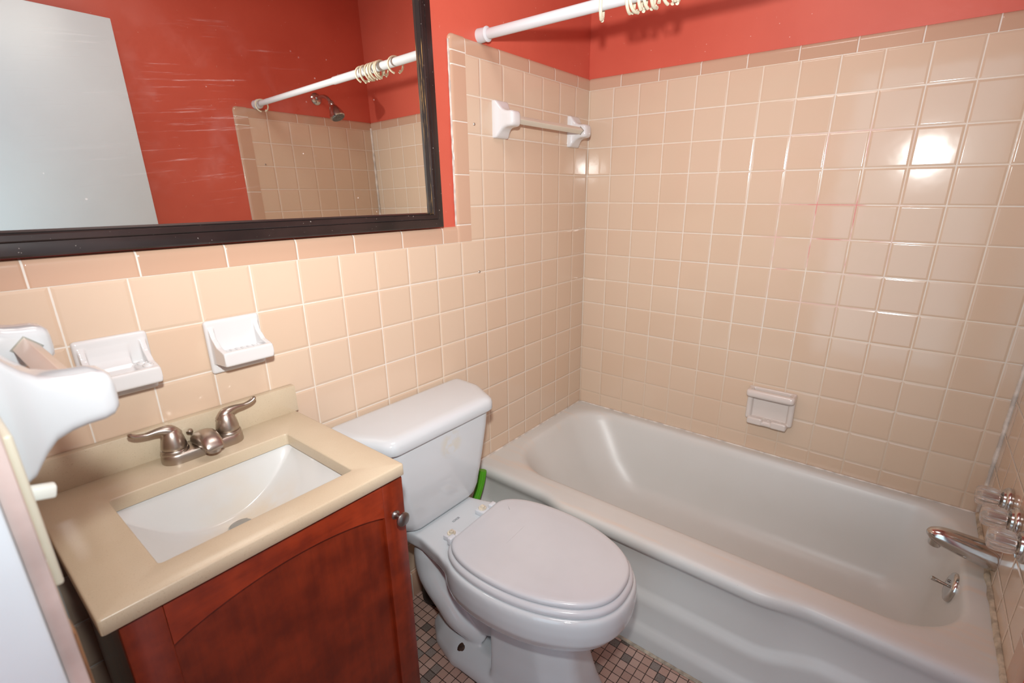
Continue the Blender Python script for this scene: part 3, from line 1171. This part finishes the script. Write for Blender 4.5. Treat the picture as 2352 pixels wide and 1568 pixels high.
# arched top rail
b = bmesh.new()
N = 30
top = []
bot = []
for i in range(N + 1):
    x = lx + (rx - lx) * i / N
    u = 2 * i / N - 1
    top.append((x, dt - .0005))
    bot.append((x, 0.724 + 0.031 * (1 - u * u) ** 0.9 if abs(u) < 1 else 0.724))
rg0 = [Vector((x, yf + .0004, z)) for x, z in top]
rg1 = [Vector((x, yf + .0004, z + .0015)) for x, z in bot]
rg2 = [Vector((x, yf + .0022, z)) for x, z in bot]
rg3 = [Vector((x, yb, z)) for x, z in bot]
rg4 = [Vector((x, yb, z)) for x, z in top]
loft(b, [rg0, rg1, rg2, rg3, rg4, rg0], (False, False), closed=False)
o = put('top_rail', b, M['wood_x'], vc, ang=30)
o.parent = door
b = rbox((lx - .001, yf + .0004, dbm), (rx + .001, yb, dbm + .06), .002, 2)
o = put('bottom_rail', b, M['wood_x'], vc)
o.parent = door
b = bmesh.new()
kp = Vector((-1.4225, yf, 0.719))
lathe(b, [(0, .0095), (.0015, .0095), (.003, .0075), (.006, .0052), (.016, .0050), (.0195, .0075), (.0215, .0125), (.0235, .0150), (.0265, .0150), (.0295, .0120), (.031, .006), (.0313, 0)], kp, (0, -1, 0), 28)
kn = put('knob', b, M['pewter'], vc)
kn.parent = door
kn['label'] = 'dark pewter door knob'

vt = thing('vanity_counter', (-1.642, -0.218, 0.805), 'beige speckled vanity counter with backsplash and white sunken basin', 'vanity counter')
cx0, cx1, cy0, cy1, ct, cb_ = -1.886, -1.3985, -0.4365, -0.001, 0.831, 0.8048
hx0, hx1, hy0, hy1 = -1.800, -1.4765, -0.3755, -0.1215


def ring4(x0, x1, y0, y1, z, r):
    return [Vector((x, y, z)) for x, y in rrect(x0, x1, y0, y1, (r, r, r, r), 5)]


b = bmesh.new()
e = .003
rings = [ring4(hx0, hx1, hy0, hy1, cb_, .006), ring4(hx0, hx1, hy0, hy1, ct - e, .006), ring4(hx0 - e * .3, hx1 + e * .3, hy0 - e * .3, hy1 + e * .3, ct - e * .3, .007), ring4(hx0 - e, hx1 + e, hy0 - e, hy1 + e, ct, .009),
         ring4(cx0 + e, cx1 - e, cy0 + e, cy1 - e, ct, .004), ring4(cx0 + e * .3, cx1 - e * .3, cy0 + e * .3, cy1 - e * .3, ct - e * .3, .004), ring4(cx0, cx1, cy0, cy1, ct - e, .004),
         ring4(cx0, cx1, cy0, cy1, cb_ + .002, .004), ring4(cx0 + .002, cx1 - .002, cy0 + .002, cy1 - .002, cb_, .004), ring4(hx0, hx1, hy0, hy1, cb_, .006)]
loft(b, rings, (False, False))
put('countertop', b, M['stone'], vt, ang=50)
b = rbox((cx0, -0.0205, ct - .001), (cx1 + .006, -0.001, 0.8975), .002, 2)
put('backsplash', b, M['stone'], vt)
# trough basin: arc from end to end, upright back and front
b = bmesh.new()
NX = 40
DEP = 0.113


def arc(u):
    v = abs(2 * u - 1)
    return -DEP * (1 - v ** 2.15) ** 1.05


bx0, bx1, by0, by1 = hx0 - .008, hx1 + .008, hy0 - .006, hy1 + .006
rows = []
stations = [(by1, 0.0), (by1 - .006, .35), (by1 - .012, .70), (by1 - .0165, .93), (by1 - .0185, .968), (by1 - .022, .985), (by1 - .035, .995), (by1 - .06, 1.0), ((by0 + by1) / 2, 1.0), (by0 + .06, .995), (by0 + .030, .985), (by0 + .019, .95), (by0 + .013, .80), (by0 + .006, .4), (by0, 0.0)]
for y, k in stations:
    rows.append([Vector((bx0 + (bx1 - bx0) * i / NX, y, cb_ + .0005 + arc(i / NX) * k)) for i in range(NX + 1)])
loft(b, rows, (False, False), closed=False)
bs = put('basin', b, M['basin'], vt, ang=75)
bs['label'] = 'white trough basin stained yellow around the drain'
b = bmesh.new()
dc = Vector((-1.619, -0.179, cb_ - DEP + .0020))
lathe(b, [(-.004, .027), (.0018, .027), (.0034, .0245), (.0026, .0225), (.0026, .021), (.0052, .0195), (.0064, .012), (.0066, 0)], dc, (0, 0, 1), 36)
dr = put('drain_stopper', b, M['steel'], vt)
dr.parent = bs

# ------------------------------------------------------------------ faucet
fa = thing('sink_faucet', (-1.620, -0.056, 0.831), 'brushed nickel centerset faucet with two lever handles on the vanity top', 'faucet')
fx, fy, fz = -1.620, -0.056, 0.831
b = bmesh.new()


def stadium(hx, hy, z, r=None):
    return [Vector((fx + x, fy + y, fz + z)) for x, y in rrect(-hx, hx, -hy, hy, (hy * .98,) * 4, 8)]


loft(b, [stadium(.0770, .0270, .0), stadium(.0775, .0275, .003), stadium(.0765, .0265, .016), stadium(.0750, .0250, .020), stadium(.0725, .0225, .0215)])
put('base_plate', b, M['nickel'], fa, ang=50)
for s in (-1, 1):
    hx = fx + s * .0510
    b = bmesh.new()
    lathe(b, [(.019, .0245), (.024, .0250), (.027, .0235), (.0275, .0212), (.030, .0225), (.036, .0222), (.046, .0205), (.056, .0180), (.064, .0145), (.070, .0095), (.0725, .004), (.073, 0)], (hx, fy, fz), (0, 0, 1), 32)
    hb = put('handle', b, M['nickel'], fa)
    b = bmesh.new()
    pa = spline([(hx - s * .008, fy + .002, fz + .052), (hx + s * .002, fy, fz + .066), (hx + s * .020, fy, fz + .0715), (hx + s * .042, fy, fz + .0715), (hx + s * .058, fy, fz + .0760), (hx + s * .0665, fy, fz + .0835)], 5)
    tube(b, pa, [lerp_tab([(0, .013), (5, .0125), (10, .0090), (15, .0065), (20, .0072), (23, .0072), (25, .0030)], i) for i in range(26)], 18, flat=[lerp_tab([(0, 1), (6, .95), (12, .72), (25, .62)], i) for i in range(26)])
    lv = put('lever', b, M['nickel'], fa)
    lv.parent = hb
# spout: hooded body that swells forward over the basin
b = bmesh.new()
sec = [(.020, .010, .026, .016), (.016, .017, .034, .016), (.006, .0205, .043, .016), (-.006, .0215, .050, .017), (-.020, .0215, .054, .018), (-.034, .0208, .0545, .019), (-.046, .0198, .0515, .020), (-.056, .0188, .046, .0205), (-.063, .0178, .040, .021), (-.067, .0165, .034, .0215), (-.069, .0130, .030, .0225)]
rings = []
for dy, hw, zt, zb in sec:
    ring = []
    for i in range(24):
        a = 2 * pi * i / 24
        ca, sa = cos(a), sin(a)
        zz = (zt + zb) / 2 + (zt - zb) / 2 * (abs(sa) ** .8) * (1 if sa >= 0 else -1)
        ring.append(Vector((fx + hw * (abs(ca) ** .8) * (1 if ca >= 0 else -1), fy + dy, fz + zz)))
    rings.append(ring)
loft(b, rings)
put('spout', b, M['nickel'], fa, ang=60)
b = bmesh.new()
lathe(b, [(0, .0135), (.006, .0135), (.0075, .012), (.0075, .0)], (fx, fy - .053, fz + .0225), (0, 0.05, -1), 24)
put('aerator', b, M['nickel'], fa)
b = bmesh.new()
tube(b, [(fx - .006, fy + .022, fz + .018), (fx - .010, fy + .024, fz + .034), (fx - .012, fy + .0245, fz + .040)], .0028, 10)
bm2 = bmesh.new()
lathe(bm2, [(0, .003), (.003, .0062), (.006, .0068), (.009, .0055), (.0105, 0)], (fx - .011, fy + .0245, fz + .036), (-.35, 0, 1), 16)
merge(b, bm2)
put('lift_rod', b, M['nickel'], fa)

# ------------------------------------------------------------------ toilet
tl = thing('toilet', (-1.078, -0.02, 0), 'white two-piece toilet with closed lid between vanity and bathtub', 'toilet')
TX = -1.078


def dshape(wb, wm, wf, s0, sm, s1, z, rb=.03, rm=.05, rf=.05, seg=7):
    pts = [(-wb, -s0), (-wm, -sm), (-wf, -s1), (wf, -s1), (wm, -sm), (wb, -s0)]
    return [Vector((TX + x, y, z)) for x, y in rpoly(pts, (rb, rm, rf, rf, rm, rb), seg)]


b = bmesh.new()
T = [(.417, .178, .185, .090, .030, .085, .170, .03), (.4185, .188, .190, .100, .026, .088, .180, .04), (.424, .198, .198, .112, .021, .09, .190, .045), (.436, .206, .204, .124, .018, .095, .197, .05), (.46, .212, .209, .135, .016, .10, .201, .05),
     (.56, .225, .222, .158, .015, .105, .207, .05), (.66, .236, .232, .178, .014, .108, .212, .05), (.712, .240, .236, .184, .014, .11, .213, .05)]
loft(b, [dshape(wb, wm, wf, s0, sm, s1, z, .02, .06, rf) for z, wb, wm, wf, s0, sm, s1, rf in T])
put('tank', b, M['toilet'], tl, ang=60)
b = bmesh.new()
L = [(.706, .242, .238, .187, .010, .110, .2155), (.7065, .2485, .2445, .1945, .008, .112, .2225), (.710, .2505, .2465, .1965, .007, .112, .2245), (.728, .2505, .2465, .1965, .007, .112, .2245), (.738, .2485, .2440, .194, .008, .111, .2220),
     (.7455, .2430, .238, .187, .012, .110, .2140), (.7490, .2350, .229, .177, .018, .108, .2040), (.7500, .222, .216, .165, .028, .104, .190)]
loft(b, [dshape(wb, wm, wf, s0, sm, s1, z, .018, .07, .045) for z, wb, wm, wf, s0, sm, s1 in L])
put('tank_lid', b, M['toilet'], tl, ang=60)

# bowl, deck, pedestal, trapway fused into one china body; swung a little towards the tub
SW = Matrix.Translation((TX, -0.2, 0)) @ Matrix.Rotation(radians(3.8), 4, 'Z') @ Matrix.Translation((-TX, 0.2, 0))
HALF = [(.314, .103), (.324, .121), (.345, .139), (.38, .155), (.43, .1655), (.48, .1690), (.53, .1680), (.58, .1620), (.63, .1500), (.68, .1305), (.715, .110), (.742, .085), (.760, .055), (.768, .025), (.7695, .0)]


def egg(off=0.0, z=0.0, tab=HALF, back=0.0, kx=1.0, s_mid=.53, ks=1.0):
    """closed egg outline, grown by off, optionally scaled about s_mid"""
    right = []
    sp_ = spline([(s, h, 0) for s, h in tab], 3)
    n = len(sp_)
    for i, p in enumerate(sp_):
        q0 = sp_[max(0, i - 1)]
        q1 = sp_[min(n - 1, i + 1)]
        tan = (q1 - q0).normalized()
        nrm = Vector((-tan.y, tan.x, 0))
        if i == n - 1:
            nrm = Vector((1, 0, 0))
        if i == 0:
            nrm = Vector((-.6, .8, 0))
        q = p + nrm * off
        right.append((q.x, max(q.y, 0.0)))
    right[-1] = (right[-1][0], 0.0)
    pts = [(h, s) for s, h in right] + [(-h, s) for s, h in reversed(right[:-1])]
    return [Vector((TX + x * kx, -(s_mid + (s - s_mid) * ks + back), z)) for x, s in pts]


b = bmesh.new()
R_ = []
for z, off, kx, ks, back in ((.418, .0145, 1, 1, 0), (.412, .0190, 1, 1, 0), (.400, .0210, 1, 1, 0), (.375, .0215, 1, 1, 0), (.345, .0190, 1, 1, -.002), (.315, .0130, .97, .98, -.010), (.290, .004, .92, .94, -.022), (.270, -.004, .82, .86, -.040), (.25, -.008, .68, .74, -.060), (.22, -.008, .55, .60, -.075)):
    R_.append(egg(off, z, kx=kx, ks=ks, back=back))
loft(b, R_)
# deck that carries the tank
pts = [(-.118, -.035), (-.120, -.20), (-.140, -.285), (-.170, -.37), (.170, -.37), (.140, -.285), (.118, -.20), (.114, -.035)]
loft(b, [[Vector((TX + x * k, y, z)) for x, y in rpoly(pts, (.02, .05, .06, .02, .02, .06, .05, .02), 5)] for z, k in ((.365, .93), (.372, .98), (.405, 1.0), (.4135, .985), (.4150, .965))])
# under-deck neck
loft(b, [[Vector((TX + x, y, z)) for x, y in rpoly([(-w, -.225), (-w, -.40), (w, -.40), (w, -.225)], .03, 4)] for z, w in ((.375, .085), (.30, .070), (.22, .060), (.10, .055))])
# pedestal column under the front of the bowl
loft(b, [[Vector((TX + x, y, z)) for x, y in rpoly([(-w, -s0), (-w * .96, -s1 + .09), (-w * .55, -s1), (w * .55, -s1), (w * .96, -s1 + .09), (w, -s0)], (.012, .05, .05, .05, .05, .012), 5)] for z, w, s0, s1 in ((0.0, .122, .43, .715), (.012, .120, .43, .712), (.06, .108, .43, .695), (.14, .098, .425, .672), (.22, .094, .42, .655), (.29, .098, .42, .66))])
# foot flange
pts = [(-.045, -.150), (-.092, -.205), (-.122, -.29), (-.126, -.45), (.126, -.45), (.122, -.29), (.092, -.205), (.045, -.150)]
loft(b, [[Vector((TX + x * k, -.30 + (y + .30) * k2, z)) for x, y in rpoly(pts, (.03, .05, .05, .01, .01, .05, .05, .03), 5)] for z, k, k2 in ((0, 1, 1), (.018, 1, 1), (.030, .96, .985), (.048, .80, .93), (.062, .62, .88))])
# S-trap swelling on both flanks
for s in (-1, 1):
    pth = spline([(TX + s * .058, -.176, .385), (TX + s * .060, -.170, .320), (TX + s * .060, -.176, .262), (TX + s * .060, -.203, .210), (TX + s * .059, -.240, .168), (TX + s * .056, -.282, .122), (TX + s * .030, -.350, .066)], 5)
    tube(b, pth, [lerp_tab([(0, .036), (5, .046), (12, .047), (18, .043), (24, .042), (30, .036)], i) for i in range(31)], 20)
bmesh.ops.transform(b, matrix=SW, verts=b.verts)
bo = put('bowl', b, M['toilet'], tl)
melt(bo, .0042, 9)
b = bmesh.new()
loft(b, [egg(.004, .4185), egg(.0095, .4200), egg(.0110, .4260), egg(.0095, .4330), egg(.004, .4370), egg(-.002, .4375)])
bmesh.ops.transform(b, matrix=SW, verts=b.verts)
put('seat_ring', b, M['seat'], tl, ang=60)
b = bmesh.new()
loft(b, [egg(-.006, .4385), egg(-.001, .4390), egg(.0005, .4410), egg(.0005, .4480), egg(-.002, .4515), egg(-.006, .4535), egg(-.016, .4545), egg(-.030, .4548, s_mid=.53), egg(-.033, .4552), egg(-.06, .4560, kx=.98), egg(-.06, .4566, kx=.5, ks=.5)])
bmesh.ops.transform(b, matrix=SW, verts=b.verts)
put('seat_lid', b, M['seat'], tl, ang=60)
for s in (-1, 1):
    hx = s * .0700
    b = rbox((TX + hx - .019, -.297, .4150), (TX + hx + .019, -.262, .4300), .002, 2)
    merge(b, rbox((TX + hx - .012 + s * .022, -.306, .420), (TX + hx + .012 + s * .022, -.290, .4440), .004, 3))
    bmesh.ops.transform(b, matrix=SW, verts=b.verts)
    hg = put('hinge', b, M['plastic'], tl)
    b = bmesh.new()
    lathe(b, [(0, .0125), (.0025, .0125), (.0045, .0110), (.0045, .0070), (.0090, .0066), (.0105, .0050), (.0105, .0022), (.0085, .0018), (.0085, 0)], (TX + hx, -.277, .4298), (0, 0, 1), 24)
    bmesh.ops.transform(b, matrix=SW, verts=b.verts)
    bt = put('hinge_bolt', b, M['yellowed'], tl)
    bt.parent = hg
    bt['label'] = 'yellowed plastic hinge bolt'
# rusty floor bolt on the near flank and the tank bolt under the deck
b = bmesh.new()
lathe(b, [(-.010, .0150), (.004, .0155), (.009, .0130), (.012, .0080), (.0125, 0)], (-1.1565, -.316, .0440), (-.45, 0, .9), 14, lambda a: 1 + .10 * sin(3 * a) + .05 * sin(5 * a))
put('floor_bolt', b, M['rust'], tl)
b = bmesh.new()
lathe(b, [(0, .006), (.022, .006), (.024, .0035), (.030, .0035), (.030, 0)], (-1.172, -.172, .375), (0, 0, -1), 6)
put('tank_bolt', b, M['steel'], tl)
# maker's mark printed on the deck
for txt, size, off in (('KOHLER', .0088, (0, 0)), ('vitreous china', .0032, (.0006, -.0095))):
    cu = bpy.data.curves.new('mark', 'FONT')
    cu.body = txt
    cu.size = size
    cu.align_x = 'CENTER'
    cu.extrude = .0001
    to = bpy.data.objects.new('mark', cu)
    C.objects.link(to)
    dg = bpy.context.evaluated_depsgraph_get()
    me = bpy.data.meshes.new_from_object(to.evaluated_get(dg))
    bpy.data.objects.remove(to)
    if txt != 'KOHLER':
        bpy.data.meshes.remove(me)
        continue
    me.materials.append(M['ink'])
    o = bpy.data.objects.new('printed_mark', me)
    C.objects.link(o)
    o.parent = tl
    o.matrix_parent_inverse = Matrix.Translation(tl.location).inverted()
    o.location = (-1.077 + off[0], -0.236 + off[1], .4158)
    o.rotation_euler = (0, 0, radians(2))
    o.scale = (.85, 1.35, 1)

# ------------------------------------------------------------------ plunger behind the toilet
pg = thing('plunger', (-1.022, -0.068, 0), 'plunger with curved green ribbed handle and black rubber cup behind the toilet', 'plunger')
b = bmesh.new()
lathe(b, [(0, .058), (.004, .060), (.020, .060), (.040, .055), (.058, .044), (.070, .030), (.078, .020), (.100, .016), (.102, .0)], (-1.022, -0.068, 0), (0, 0, 1), 36)
put('cup', b, M['rubber'], pg)
b = bmesh.new()
pth = spline([(-1.022, -.066, .095), (-.985, -.067, .135), (-.925, -.070, .185), (-.868, -.074, .237), (-.833, -.078, .290), (-.808, -.081, .345), (-.796, -.082, .392)], 6)
tube(b, pth, .0135, 60, sect=lambda a: 1 + .06 * cos(14 * a))
put('handle', b, M['green'], pg)

# ------------------------------------------------------------------ light switch on the left wall
sw = thing('light_switch', (XD, -0.640, 1.116), 'almond toggle light switch plate on the left wall under the towel bar', 'light switch')
b = rbox((XD, -.678, 1.0495), (XD + .0062, -.602, 1.1825), .0025, 3)
put('plate', b, M['switch'], sw)
b = rbox((-.0030, -.0055, -.0065), (.0170, .0055, .0045), .002, 2, Matrix.Translation((XD + .005, -.640, 1.119)) @ Matrix.Rotation(radians(14), 4, 'Y'))
put('toggle', b, M['switch_w'], sw)
for dz in (-.030, .030):
    b = bmesh.new()
    lathe(b, [(0, .0032), (.001, .0030), (.0014, .0015), (.0014, 0)], (XD + .0060, -.640, 1.116 + dz), (1, 0, 0), 14)
    put('screw', b, M['switch'], sw)
